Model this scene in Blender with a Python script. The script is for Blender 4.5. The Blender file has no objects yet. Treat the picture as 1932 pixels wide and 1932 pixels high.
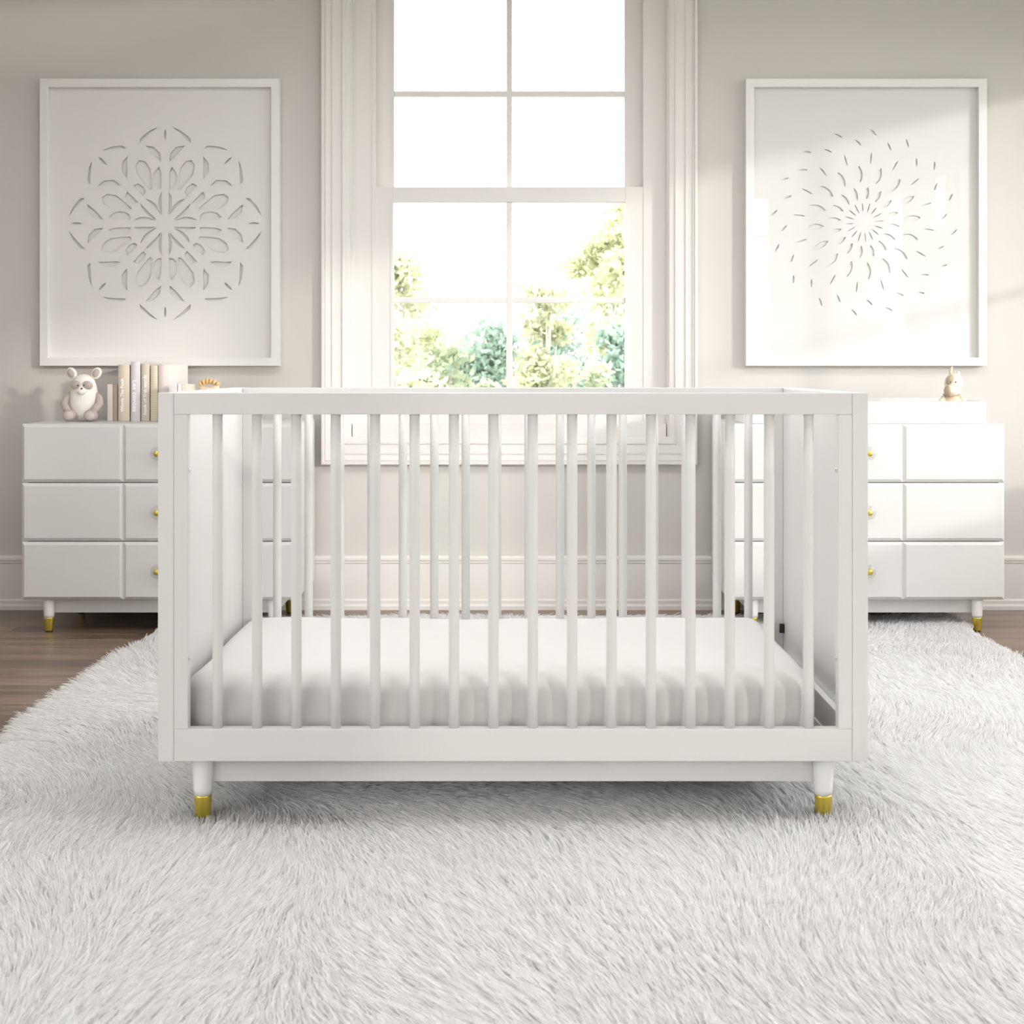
import bpy, bmesh, math, random
import numpy as np
from mathutils import Vector, Matrix
random.seed(7); rng = np.random.default_rng(11)
PI = math.pi
sc = bpy.context.scene
COL = sc.collection

# ------------------------------------------------------------------ materials
def mat(name, color, rough=0.5, metal=0.0, spec=0.5, coat=0.0, bump=None, var=None):
    m = bpy.data.materials.new(name); m.use_nodes = True
    nt = m.node_tree; b = nt.nodes['Principled BSDF']
    b.inputs['Base Color'].default_value = (*color, 1); b.inputs['Roughness'].default_value = rough
    b.inputs['Metallic'].default_value = metal; b.inputs['Specular IOR Level'].default_value = spec
    b.inputs['Coat Weight'].default_value = coat
    tc = nt.nodes.new('ShaderNodeTexCoord')
    if var:
        n = nt.nodes.new('ShaderNodeTexNoise'); n.inputs['Scale'].default_value = var[0]; n.inputs['Detail'].default_value = 4
        r = nt.nodes.new('ShaderNodeValToRGB'); k = var[1]
        r.color_ramp.elements[0].position = .3; r.color_ramp.elements[1].position = .7
        r.color_ramp.elements[0].color = (*[c*(1-k) for c in color], 1)
        r.color_ramp.elements[1].color = (*[min(1, c*(1+k)) for c in color], 1)
        nt.links.new(tc.outputs['Object'], n.inputs['Vector']); nt.links.new(n.outputs['Fac'], r.inputs['Fac'])
        nt.links.new(r.outputs['Color'], b.inputs['Base Color'])
    if bump:
        n = nt.nodes.new('ShaderNodeTexNoise'); n.inputs['Scale'].default_value = bump[0]; n.inputs['Detail'].default_value = 3
        bp = nt.nodes.new('ShaderNodeBump'); bp.inputs['Strength'].default_value = bump[1]; bp.inputs['Distance'].default_value = bump[2]
        nt.links.new(tc.outputs['Object'], n.inputs['Vector']); nt.links.new(n.outputs['Fac'], bp.inputs['Height'])
        nt.links.new(bp.outputs['Normal'], b.inputs['Normal'])
    return m

M_WALL = mat('wall_paint', (.60, .58, .553), .85, bump=(180, .05, .001), var=(1.5, .012))
M_CEIL = mat('ceiling_paint', (.72, .70, .68), .9, var=(1.2, .01))
M_TRIM = mat('trim_paint', (.75, .73, .705), .45, bump=(60, .02, .001))
M_WHITE = mat('furniture_paint', (.665, .66, .65), .38, bump=(90, .012, .0006))
M_PLAST = mat('leg_lacquer', (.80, .80, .80), .25)
M_GAPSHADE = mat('gap_shade', (.10, .09, .08), .8)  # dark tone standing in for shade in the drawer gaps
M_GOLD = mat('brushed_gold', (.70, .56, .10), .34, metal=.85, bump=(300, .03, .0004))
M_CHROME = mat('chrome', (.8, .8, .8), .15, metal=1)
M_BLACK = mat('black_bracket', (.02, .02, .02), .5)
M_DARKPAD = mat('mattress_support', (.33, .30, .29), .8)
M_SHEET = mat('crib_sheet', (.62, .613, .603), .85, bump=(14, .12, .004))
M_PAPER = mat('art_paper', (.735, .722, .705), .8, bump=(160, .03, .0005))
M_FRAME = mat('frame_paint', (.77, .76, .745), .4)
M_BARK = mat('bark', (.42, .41, .37), .9, var=(6, .25))

def glass_pane(name, refl=1.0, tint=(1, 1, 1)):
    m = bpy.data.materials.new(name); m.use_nodes = True; nt = m.node_tree; nt.nodes.clear()
    o = nt.nodes.new('ShaderNodeOutputMaterial'); mx = nt.nodes.new('ShaderNodeMixShader')
    t = nt.nodes.new('ShaderNodeBsdfTransparent'); g = nt.nodes.new('ShaderNodeBsdfGlossy'); f = nt.nodes.new('ShaderNodeLayerWeight')
    t.inputs['Color'].default_value = (*tint, 1); g.inputs['Roughness'].default_value = 0.0; f.inputs['Blend'].default_value = .5
    pw = nt.nodes.new('ShaderNodeMath'); pw.operation = 'POWER'; pw.inputs[1].default_value = 5
    ml = nt.nodes.new('ShaderNodeMath'); ml.operation = 'MULTIPLY_ADD'; ml.inputs[1].default_value = .9*refl; ml.inputs[2].default_value = .035*refl; ml.use_clamp = True
    nt.links.new(f.outputs['Facing'], pw.inputs[0]); nt.links.new(pw.outputs[0], ml.inputs[0]); nt.links.new(ml.outputs[0], mx.inputs[0])
    nt.links.new(t.outputs[0], mx.inputs[1]); nt.links.new(g.outputs[0], mx.inputs[2]); nt.links.new(mx.outputs[0], o.inputs[0])
    return m
M_PANE = glass_pane('window_glass')
def sun_dimming_pane():  # made-up pane that weakens the sun reaching the crib
    m = bpy.data.materials.new('sun_dimming_glass'); m.use_nodes = True; nt = m.node_tree; nt.nodes.clear(); N = nt.nodes.new
    o = N('ShaderNodeOutputMaterial'); mx = N('ShaderNodeMixShader'); mx.inputs[0].default_value = .30; t = N('ShaderNodeBsdfTransparent'); d = N('ShaderNodeBsdfTranslucent')
    t.inputs[0].default_value = (1, 1, 1, 1); d.inputs[0].default_value = (.85, .85, .85, 1)
    nt.links.new(t.outputs[0], mx.inputs[1]); nt.links.new(d.outputs[0], mx.inputs[2]); nt.links.new(mx.outputs[0], o.inputs[0]); return m
M_SUNDIM = sun_dimming_pane(); M_ARTGLASS = glass_pane('picture_glass', .5); M_ACRYL = glass_pane('clear_acrylic', 1.0, (.95, .95, .95))

def wood_mat():
    m = bpy.data.materials.new('wood_floor'); m.use_nodes = True; nt = m.node_tree; b = nt.nodes['Principled BSDF']
    N = nt.nodes.new; L = nt.links.new
    tc = N('ShaderNodeTexCoord')
    br = N('ShaderNodeTexBrick'); br.offset = .37; br.inputs['Scale'].default_value = 1.0
    br.inputs['Brick Width'].default_value = 1.25; br.inputs['Row Height'].default_value = .115
    br.inputs['Mortar Size'].default_value = .0011; br.inputs['Mortar Smooth'].default_value = .2; br.inputs['Bias'].default_value = 0
    br.inputs['Color1'].default_value = (0, 0, 0, 1); br.inputs['Color2'].default_value = (1, 1, 1, 1); br.inputs['Mortar'].default_value = (.5, .5, .5, 1)
    L(tc.outputs['Object'], br.inputs['Vector'])
    mp = N('ShaderNodeMapping'); mp.inputs['Scale'].default_value = (1.6, 26, 1); L(tc.outputs['Object'], mp.inputs['Vector'])
    off = N('ShaderNodeVectorMath'); off.operation = 'ADD'; sc_ = N('ShaderNodeVectorMath'); sc_.operation = 'SCALE'; sc_.inputs['Scale'].default_value = 6.5
    L(br.outputs['Color'], sc_.inputs[0]); L(mp.outputs[0], off.inputs[0]); L(sc_.outputs[0], off.inputs[1])
    n1 = N('ShaderNodeTexNoise'); n1.inputs['Scale'].default_value = 1.3; n1.inputs['Detail'].default_value = 8; n1.inputs['Roughness'].default_value = .62; n1.inputs['Distortion'].default_value = .8
    L(off.outputs[0], n1.inputs['Vector'])
    r = N('ShaderNodeValToRGB'); e = r.color_ramp.elements
    e[0].position = .28; e[0].color = (.085, .052, .034, 1); e[1].position = .72; e[1].color = (.30, .215, .155, 1)
    x = e.new(.5); x.color = (.19, .128, .09, 1)
    L(n1.outputs['Fac'], r.inputs['Fac'])
    hs = N('ShaderNodeHueSaturation'); mr = N('ShaderNodeMapRange'); mr.inputs['To Min'].default_value = .75; mr.inputs['To Max'].default_value = 1.3
    L(br.outputs['Color'], mr.inputs['Value']); L(mr.outputs[0], hs.inputs['Value']); L(r.outputs['Color'], hs.inputs['Color'])
    mx = N('ShaderNodeMix'); mx.data_type = 'RGBA'; mx.inputs['B'].default_value = (.05, .035, .025, 1)
    L(br.outputs['Fac'], mx.inputs['Factor']); L(hs.outputs['Color'], mx.inputs['A']); L(mx.outputs['Result'], b.inputs['Base Color'])
    rr = N('ShaderNodeMapRange'); rr.inputs['To Min'].default_value = .22; rr.inputs['To Max'].default_value = .42
    L(n1.outputs['Fac'], rr.inputs['Value']); L(rr.outputs[0], b.inputs['Roughness'])
    bp = N('ShaderNodeBump'); bp.inputs['Strength'].default_value = .12; bp.inputs['Distance'].default_value = .001
    L(n1.outputs['Fac'], bp.inputs['Height']); L(bp.outputs[0], b.inputs['Normal'])
    return m
M_WOOD = wood_mat()

def fuzzy(name, color, trans=.25, hair=False):
    m = bpy.data.materials.new(name); m.use_nodes = True; nt = m.node_tree; nt.nodes.clear(); N = nt.nodes.new; L = nt.links.new
    o = N('ShaderNodeOutputMaterial'); mx = N('ShaderNodeMixShader'); mx.inputs[0].default_value = trans
    d = N('ShaderNodeBsdfDiffuse'); t = N('ShaderNodeBsdfTranslucent')
    if hair:
        hi = N('ShaderNodeHairInfo')
    else:
        hi = N('ShaderNodeObjectInfo')
    r = N('ShaderNodeValToRGB'); r.color_ramp.elements[0].color = (*[c*(.84 if hair else .90) for c in color], 1); r.color_ramp.elements[1].color = (*[min(.97, c*1.07) for c in color], 1)
    L(hi.outputs['Random'], r.inputs['Fac']); L(r.outputs[0], d.inputs['Color']); L(r.outputs[0], t.inputs['Color'])
    L(d.outputs[0], mx.inputs[1]); L(t.outputs[0], mx.inputs[2]); L(mx.outputs[0], o.inputs[0])
    return m
M_PILE = fuzzy('rug_fibre', (.945, .94, .93), .5, hair=True)
M_RUGBACK = mat('rug_backing', (.55, .53, .50), .95, bump=(300, .3, .002))

# ------------------------------------------------------------------ mesh helpers
def link(o, parent=None):
    COL.objects.link(o)
    if parent is not None: o.parent = parent
    return o
def obj(name, bm, m, parent=None, smooth=False, mats=None):
    me = bpy.data.meshes.new(name); bmesh.ops.recalc_face_normals(bm, faces=bm.faces); bm.to_mesh(me); bm.free()
    for x in (mats or [m]): me.materials.append(x)
    if smooth: me.shade_smooth()
    return link(bpy.data.objects.new(name, me), parent)
def empty(name, loc, parent=None):
    o = bpy.data.objects.new(name, None); o.location = loc; o.empty_display_size = .1
    return link(o, parent)
def tag(o, label=None, cat=None, group=None, kind=None):
    if label: o['label'] = label
    if cat: o['category'] = cat
    if group: o['group'] = group
    if kind: o['kind'] = kind
    return o
def box(bm, x0, x1, y0, y1, z0, z1, bev=0.0, seg=2):
    r = bmesh.ops.create_cube(bm, size=1, matrix=Matrix.Translation(((x0+x1)/2, (y0+y1)/2, (z0+z1)/2)) @ Matrix.Diagonal((abs(x1-x0), abs(y1-y0), abs(z1-z0), 1)))
    if bev > 0:
        es = list({e for v in r['verts'] for e in v.link_edges})
        bmesh.ops.bevel(bm, geom=es, offset=bev, segments=seg, affect='EDGES', profile=.7)
    return bm
def B(*a, **k):
    return box(bmesh.new(), *a, **k)
def lathe(bm, prof, seg=32, cx=0, cy=0, axis='z', origin=(0, 0, 0)):
    rings = []
    for r, h in prof:
        ring = []
        for i in range(seg):
            a = 2*PI*i/seg; u, v = r*math.cos(a), r*math.sin(a)
            p = (u, v, h) if axis == 'z' else (u, h, v) if axis == 'y' else (h, u, v)
            ring.append(bm.verts.new((p[0]+origin[0]+cx, p[1]+origin[1]+cy, p[2]+origin[2])))
        rings.append(ring)
    for a, b in zip(rings, rings[1:]):
        for i in range(seg):
            j = (i+1) % seg; bm.faces.new((a[i], a[j], b[j], b[i]))
    bm.faces.new(rings[0]); bm.faces.new(rings[-1][::-1])
    return bm
def blob(bm, c, r, rot=None, seg=24, power=None, sub=None):
    m = Matrix.Translation(c) @ (rot.to_4x4() if rot else Matrix.Identity(4)) @ Matrix.Diagonal((*r, 1))
    bmesh.ops.create_uvsphere(bm, u_segments=seg, v_segments=max(8, seg*2//3), radius=1, matrix=m)
    return bm
def tube(bm, pts, rads, seg=16):
    pts = [Vector(p) for p in pts]; rings = []
    for i, p in enumerate(pts):
        t = (pts[min(i+1, len(pts)-1)]-pts[max(i-1, 0)]).normalized()
        u = t.orthogonal().normalized() if i == 0 else (rings_u - t*rings_u.dot(t)).normalized()
        rings_u = u; v = t.cross(u)
        rings.append([bm.verts.new(p + (u*math.cos(2*PI*k/seg)+v*math.sin(2*PI*k/seg))*rads[i]) for k in range(seg)])
    for a, b in zip(rings, rings[1:]):
        for i in range(seg):
            j = (i+1) % seg; bm.faces.new((a[i], a[j], b[j], b[i]))
    bm.faces.new(rings[0]); bm.faces.new(rings[-1][::-1])
    return bm
def extrude_profile(bm, prof, axis, a0, a1):
    """prof: closed list of 2D points; axis 'x': (y,z) swept from x=a0..a1; 'z': (x,y) swept in z"""
    def P(p, a): return (a, p[0], p[1]) if axis == 'x' else (p[0], p[1], a)
    A = [bm.verts.new(P(p, a0)) for p in prof]; Bv = [bm.verts.new(P(p, a1)) for p in prof]
    n = len(prof)
    for i in range(n):
        j = (i+1) % n; bm.faces.new((A[i], A[j], Bv[j], Bv[i]))
    bm.faces.new(A[::-1]); bm.faces.new(Bv)
    return bm

# ------------------------------------------------------------------ numbers
H = .90            # eye height
YW = 5.30          # back wall
XR, XL, YR, ZC = 2.6, -2.7, -2.6, 2.78
WX = -.01          # window centre

# ------------------------------------------------------------------ room shell
def wall_with_holes(name, axis, pos, thick, a0, a1, z0, z1, holes, m):
    """boxes around rectangular holes; axis 'x': wall at x=pos running in y; 'y': wall at y=pos running in x. thick signed outward"""
    bm = bmesh.new(); holes = sorted(holes); cur = a0
    def put(u0, u1, w0, w1):
        if u1-u0 < 1e-5 or w1-w0 < 1e-5: return
        if axis == 'x': box(bm, min(pos, pos+thick), max(pos, pos+thick), u0, u1, w0, w1)
        else: box(bm, u0, u1, min(pos, pos+thick), max(pos, pos+thick), w0, w1)
    for (h0, h1, w0, w1) in holes:
        put(cur, h0, z0, z1); put(h0, h1, z0, w0); put(h0, h1, w1, z1); cur = h1
    put(cur, a1, z0, z1)
    return tag(obj(name, bm, m), kind='structure')

WZ0, WZ1 = .60, 2.40
T = .16
wall_with_holes('wall_back', 'y', YW, T, XL, XR, 0, ZC, [(WX-.60, WX+.60, .60, 2.50)], M_WALL)
def D(d): return YW-d
rwin = [(D(3.10), D(.45), .60, 2.135), (D(4.02), D(3.22), 1.72, 2.135), (D(5.15), D(4.16), .60, 2.135)]  # middle high opening is added, shaped to keep sun off the left dresser front
wall_with_holes('wall_right', 'x', XR, T, YR, YW+T, 0, ZC, rwin, M_WALL)
bwin = [(1.25, 2.42, .95, 2.50), (-2.45, -1.35, .95, 2.50)]  # second opening is added behind the camera as fill light
wall_with_holes('wall_rear', 'y', YR, -T, XL-T, XR+T, 0, ZC, bwin, M_WALL)
wall_with_holes('wall_left', 'x', XL, -T, YR, YW+T, 0, ZC, [(-1.8, 1.6, .60, 2.30)], M_WALL)
tag(obj('floor', B(XL-T, XR+T, YR-T, YW+T, -.12, 0), M_WOOD), kind='structure')
SKY = (-1.7, 1.7, 2.35, 3.5)  # opening of the added roof light
bm = bmesh.new(); c0, c1_, c2_, c3_ = SKY
box(bm, XL-T, XR+T, YR-T, c2_, ZC, ZC+.12); box(bm, XL-T, XR+T, c3_, YW+T, ZC, ZC+.12); box(bm, XL-T, c0, c2_, c3_, ZC, ZC+.12); box(bm, c1_, XR+T, c2_, c3_, ZC, ZC+.12)
tag(obj('ceiling', bm, M_CEIL), kind='structure')

# baseboard on back wall (moulded profile), left, right
def baseboard(name, x0, x1):
    y = YW-.0005
    prof = [(y, 0), (y-.028, 0), (y-.028, .014), (y-.024, .022), (y-.024, .034), (y-.018, .040), (y-.018, .170), (y-.021, .174), (y-.021, .180), (y-.024, .184), (y-.024, .192), (y-.016, .200), (y, .200)]
    tag(obj(name, extrude_profile(bmesh.new(), prof, 'x', x0, x1), M_TRIM), kind='structure')
baseboard('baseboard_back', XL+.03, XR-.03)
tag(obj('baseboard_left', B(XL+.0005, XL+.02, YR+.02, YW-.03, 0, .2, bev=.004), M_TRIM), kind='structure')
tag(obj('baseboard_right', B(XR-.02, XR-.0005, YR+.02, YW-.03, 0, .2, bev=.004), M_TRIM), kind='structure')

# main window (double hung)
win = tag(empty('window_1', (WX, YW, .60)), kind='structure')
def wobj(name, bm, m, parent=win):
    o = obj(name, bm, m, parent)
    if parent is win: o.matrix_parent_inverse = Matrix.Translation((-WX, -YW, -.60))
    return o
def frame_sweep(bm, prof, x0, x1, z0, z1, cx):
    """picture-frame sweep: prof = list of (inset from outer edge, y); mitred corners"""
    loops = []
    for ins, y in prof:
        loops.append([bm.verts.new((cx+x0+ins, y, z0+ins)), bm.verts.new((cx+x1-ins, y, z0+ins)), bm.verts.new((cx+x1-ins, y, z1-ins)), bm.verts.new((cx+x0+ins, y, z1-ins))])
    n = len(loops)
    for i in range(n):
        a, b = loops[i], loops[(i+1) % n]
        for k in range(4):
            j = (k+1) % 4; bm.faces.new((a[k], a[j], b[j], b[k]))
    return bm
yw = YW-.0005
cas = [(0, yw), (0, yw-.030), (.003, yw-.034), (.010, yw-.034), (.013, yw-.028), (.017, yw-.031), (.020, yw-.026), (.038, yw-.022),
       (.040, yw-.026), (.044, yw-.026), (.046, yw-.021), (.076, yw-.019), (.078, yw-.024), (.082, yw-.024), (.084, yw-.018), (.096, yw-.017), (.104, yw-.015), (.104, yw)]
wobj('casing', frame_sweep(bmesh.new(), cas, -.698, .698, .538, 2.55, WX), M_TRIM)
# jamb: deep lining + blind stop
jb = frame_sweep(bmesh.new(), [(0, yw+.0), (0, YW+.15), (.088, YW+.15), (.088, YW+.035), (.014, YW+.035), (.010, YW+.03), (.010, yw)], -.598, .598, .602, 2.498, WX)
wobj('jamb', jb, M_TRIM)
wobj('parting_bead', frame_sweep(bmesh.new(), [(0, YW+.033), (0, YW+.05), (.012, YW+.05), (.012, YW+.033)], -.515, .515, .685, 2.415, WX), M_TRIM)
def sash(name, y0, y1, z0, z1, zb, zt, mz, side=.068):
    """zb/zt: glass bottom/top; mz: z of horizontal muntin"""
    s = wobj(name, bmesh.new(), M_TRIM)
    bm = bmesh.new(); gx = .436; ox = .5095
    for sg in (-1, 1):
        xa, xb = sorted((WX+sg*gx, WX+sg*ox)); box(bm, xa, xb, y0, y1, z0, z1, bev=.002)
        xa, xb = sorted((WX+sg*(gx-.001), WX+sg*(gx+.010))); box(bm, xa, xb, y0-.002, y0+.004, zb-.008, zt+.008)
    box(bm, WX-gx, WX+gx, y0, y1, z0, zb, bev=.002); box(bm, WX-gx, WX+gx, y0, y1, zt, z1, bev=.002)
    bm.to_mesh(s.data); bm.free()
    ym = (y0+y1)/2
    bm = bmesh.new()
    box(bm, WX-.011, WX+.011, ym-.014, ym+.012, zb, zt, bev=.004); box(bm, WX-gx, WX+gx, ym-.013, ym+.011, mz-.011, mz+.011, bev=.004)
    mu = wobj('muntin', bm, M_TRIM, s)
    gl = wobj('glass', B(WX-gx, WX+gx, ym-.002, ym+.002, zb, zt), M_PANE, s)
    return s
sash('lower_sash', YW+.036, YW+.072, .692, 1.577, .790, 1.520, 1.152)
sash('upper_sash', YW+.080, YW+.116, 1.530, 2.409, 1.578, 2.335, 1.936)
wobj('sill', B(WX-.585, WX+.585, YW+.0, YW+.15, .612, .690, bev=.003), M_TRIM)

# out-of-view windows for daylight
def simple_window(name, axis, pos, sgn, a0, a1, z0, z1, nv, nh):
    e = tag(empty(name, (0, 0, 0)), kind='structure')
    bm = bmesh.new()
    def bb(bm, u0, u1, p0, p1, w0, w1, **k):
        q0, q1 = sorted((pos+sgn*p0, pos+sgn*p1))
        if axis == 'x': box(bm, q0, q1, u0, u1, w0, w1, **k)
        else: box(bm, u0, u1, q0, q1, w0, w1, **k)
    f = .035
    bb(bm, a0, a0+f, .02, .10, z0, z1); bb(bm, a1-f, a1, .02, .10, z0, z1); bb(bm, a0+f, a1-f, .02, .10, z0, z0+f); bb(bm, a0+f, a1-f, .02, .10, z1-f, z1)
    obj('window_frame', bm, M_TRIM, e)
    bm = bmesh.new()
    for i in range(1, nv): u = a0+(a1-a0)*i/nv; bb(bm, u-.011, u+.011, .04, .07, z0+f, z1-f)
    for i in range(1, nh): w = z0+(z1-z0)*i/nh; bb(bm, a0+f, a1-f, .042, .068, w-.011, w+.011)
    if nv > 1 or nh > 1: obj('muntin', bm, M_TRIM, e)
    else: bm.free()
    bm = bmesh.new(); bb(bm, a0+f, a1-f, .053, .057, z0+f, z1-f); obj('glass', bm, M_SUNDIM if name == 'window_4' else M_PANE, e)  # window_4 gets the added pane that dims the sun
    c = bmesh.new()
    bb(c, a0-.09, a0, -.022, -.0005, z0-.09, z1+.09); bb(c, a1, a1+.09, -.022, -.0005, z0-.09, z1+.09); bb(c, a0, a1, -.022, -.0005, z0-.09, z0); bb(c, a0, a1, -.022, -.0005, z1, z1+.09)
    obj('casing', c, M_TRIM, e)
k = 2
for (a0, a1, z0, z1), nv, nh in zip(rwin, (3, 1, 1), (2, 1, 2)):
    simple_window('window_%d' % k, 'x', XR, 1, a0, a1, z0, z1, nv, nh); k += 1
for (a0, a1, z0, z1), nv, nh in zip(bwin, (1, 1), (4, 4)):
    simple_window('window_%d' % k, 'y', YR, -1, a0, a1, z0, z1, nv, nh); k += 1
simple_window('window_%d' % k, 'x', XL, -1, -1.8, 1.6, .60, 2.30, 4, 3)  # unseen left window, added to fill the left side with light

# roof light added out of view to brighten the rug and mattress
sky_l = tag(empty('window_8', (0, 0, 0)), kind='structure')
bm = bmesh.new(); c0, c1_, c2_, c3_ = SKY; f = .05
box(bm, c0, c0+f, c2_, c3_, ZC+.02, ZC+.11); box(bm, c1_-f, c1_, c2_, c3_, ZC+.02, ZC+.11); box(bm, c0+f, c1_-f, c2_, c2_+f, ZC+.02, ZC+.11); box(bm, c0+f, c1_-f, c3_-f, c3_, ZC+.02, ZC+.11)
box(bm, -.025, .025, c2_+f, c3_-f, ZC+.02, ZC+.11)
obj('window_frame', bm, M_TRIM, sky_l); obj('glass', B(c0+f, c1_-f, c2_+f, c3_-f, ZC+.06, ZC+.066), M_PANE, sky_l)

# ------------------------------------------------------------------ crib
CX, CY = .002, 2.733
crib = tag(empty('crib', (CX, CY+.362, 0)), 'white wooden baby crib with round slats and gold-tipped tapered legs on the fur rug', 'crib')
def part(root, name, bm, m, smooth=False, parent=None, mats=None):
    """geometry given in world coordinates"""
    o = obj(name, bm, m, parent or root, smooth, mats)
    if parent is None: o.matrix_parent_inverse = Matrix.Translation(-root.location)
    return o
W2 = .6825; CD = .724; zt, zb = .851, .1424
for sg in (-1, 1):
    xa, xb = sorted((CX+sg*W2, CX+sg*(W2-.0303)))
    part(crib, 'end_panel', B(xa, xb, CY, CY+CD, zb, zt, bev=.0018), M_WHITE)
for side in (0, 1):
    y0, y1 = (CY+.0004, CY+.0264) if side == 0 else (CY+CD-.0264, CY+CD-.0004)
    for sg in (-1, 1):
        xa, xb = sorted((CX+sg*(W2-.0306), CX+sg*(W2-.0570)))
        part(crib, 'post', B(xa, xb, y0, y1, .2047, .8090, bev=.0012), M_WHITE)
    part(crib, 'top_rail', B(CX-W2+.0306, CX+W2-.0306, y0, y1, .8092, zt-.0003, bev=.0018), M_WHITE)
    part(crib, 'bottom_rail', B(CX-W2+.0306, CX+W2-.0306, y0, y1, zb+.0003, .2045, bev=.0018), M_WHITE)
    ym = (y0+y1)/2
    for i in range(16):
        x = CX-.5703+i*.07604
        bm = lathe(bmesh.new(), [(.0100, .2043), (.0102, .30), (.0102, .70), (.0100, .8094)], 24, x, ym)
        part(crib, 'slat', bm, M_WHITE, smooth=True)
# little chrome bolts on inner face of the front posts
for sg in (-1, 1):
    for z in (.7005, .3395):
        bm = lathe(bmesh.new(), [(.0050, 0), (.0050, .0012), (.0034, .0024), (.0034, .0014), (.0001, .0012)], 16, axis='x')
        bm.transform(Matrix.Translation((CX+sg*(W2-.0570), CY+.014, z)) @ Matrix.Diagonal((-sg, 1, 1, 1)))
        part(crib, 'bolt', bm, M_CHROME, smooth=False)
# inner cleats and platform
for sg in (-1, 1):
    xa, xb = sorted((CX+sg*(W2-.031), CX+sg*(W2-.046)))
    part(crib, 'cleat', B(xa, xb, CY+.03, CY+CD-.03, .165, .222, bev=.002), M_WHITE)
part(crib, 'mattress_base', B(CX-W2+.048, CX+W2-.048, CY+.03, CY+CD-.03, .150, .162), M_DARKPAD)
part(crib, 'bracket', B(CX+W2-.042, CX+W2-.0308, CY+CD-.045, CY+CD-.035, .262, .284, bev=.002), M_BLACK)
# aprons
ya = CY+.062
part(crib, 'apron', B(CX-.600, CX+.600, ya, ya+.018, .0864, zb, bev=.0012), M_WHITE)
part(crib, 'apron', B(CX-.600, CX+.600, CY+CD-ya+CY-.018, CY+CD-ya+CY, .0864, zb, bev=.0012), M_WHITE)
for sg in (-1, 1):
    xa, xb = sorted((CX+sg*.600, CX+sg*.618)); part(crib, 'apron', B(xa, xb, ya+.02, CY+CD-.082, .0864, zb, bev=.0012), M_WHITE)
for sx in (-1, 1):
    for yy in (CY+.055, CY+CD-.055):
        x = CX+sx*.6080
        lg = part(crib, 'leg', lathe(bmesh.new(), [(.0210, zb-.0003), (.0208, .130), (.0183, .075), (.0174, .0640)], 32, x, yy), M_PLAST, smooth=True)
        part(crib, 'leg_tip', lathe(bmesh.new(), [(.0176, .0640), (.0170, .0600), (.0148, .014), (.0140, .0125)], 32, x, yy), M_GOLD, smooth=True, parent=lg).matrix_parent_inverse = Matrix.Identity(4)

# mattress with fitted sheet: rounded slab with soft folds
def mattress():
    bm = bmesh.new()
    x0, x1, y0, y1, z0, z1 = -.641, .598, CY+.034, CY+CD-.034, .1625, .3085
    nx, ny = 110, 60
    def P(u, v, w):   # u,v in -1..1, w in 0..1 height
        return None
    rx, ry = .045, .045
    # horizontal outline of a rounded rectangle, then a vertical profile that bulges and rounds at the top
    out = []
    def corner(cx, cy, a0):
        for i in range(13):
            a = a0+PI/2*i/12; out.append((cx, cy, math.cos(a), math.sin(a)))
    cxs = (x0+rx, x1-rx); cys = (y0+ry, y1-ry)
    def line(ax, ay, bx, by, n, nx_, ny_):
        for i in range(1, n): t = i/n; out.append((ax+(bx-ax)*t, ay+(by-ay)*t, nx_, ny_))
    corner(cxs[1], cys[1], 0); line(cxs[1], cys[1], cxs[0], cys[1], 70, 0, 1)
    corner(cxs[0], cys[1], PI/2); line(cxs[0], cys[1], cxs[0], cys[0], 36, -1, 0)
    corner(cxs[0], cys[0], PI); line(cxs[0], cys[0], cxs[1], cys[0], 70, 0, -1)
    corner(cxs[1], cys[0], 1.5*PI); line(cxs[1], cys[0], cxs[1], cys[1], 36, 1, 0)
    prof = [(.030, z0), (.036, z0+.004), (.040, z0+.03), (.0445, z0+.06), (.045, z0+.085)]
    for i in range(1, 9):
        a = PI/2*i/8; prof.append((.045-.040*(1-math.cos(a)), z1-.046+.040*math.sin(a)))
    prof += [(-.02, z1-.0045), (-.05, z1-.003), (-.09, z1-.0015), (-.14, z1-.0005)]
    rings = []
    for r, z in prof:
        ring = []
        for (cx, cy, nx_, ny_) in out:
            q = 1.0
            if r < 0:   # shrink towards the middle
                mx, my = (x0+x1)/2, (y0+y1)/2
                sx = (abs(cx-mx)+r)/max(abs(cx-mx), 1e-6) if abs(cx-mx) > .2 else 1
                sy = (abs(cy-my)+r)/max(abs(cy-my), 1e-6) if abs(cy-my) > .14 else 1
                x, y = mx+(cx-mx)*(1+r/.575), my+(cy-my)*(1+r/.285)
            else: x, y = cx+nx_*r, cy+ny_*r
            # fabric folds: near the bottom hem and diagonals at the left front
            f = max(0, (z1-.02-z)/.12) if r > 0 else 0
            s = x*38+y*31
            dd = f*.0035*(math.sin(s)+.6*math.sin(2.3*s+1.3+z*40))
            if r > 0: dd += -.004*f*math.exp(-((x+.38+(.30-z)*1.1)/.10)**2)*(1+math.sin((x+z*1.3)*130))
            x += nx_*dd if r > 0 else 0; y += ny_*dd if r > 0 else 0
            zz = z + (.0022*math.sin(7*x+2)*math.sin(9*y) + .0012*math.sin(23*x+17*y))*(0 if z < z1-.05 else 1)
            ring.append(bm.verts.new((x, y, zz)))
        rings.append(ring)
    n = len(out)
    for a, b in zip(rings, rings[1:]):
        for i in range(n):
            j = (i+1) % n; bm.faces.new((a[i], a[j], b[j], b[i]))
    bm.faces.new(rings[0]); 
    c = bm.verts.new(((x0+x1)/2, (y0+y1)/2, z1))
    last = rings[-1]
    for i in range(n): bm.faces.new((last[i], last[(i+1) % n], c))
    return bm
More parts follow.
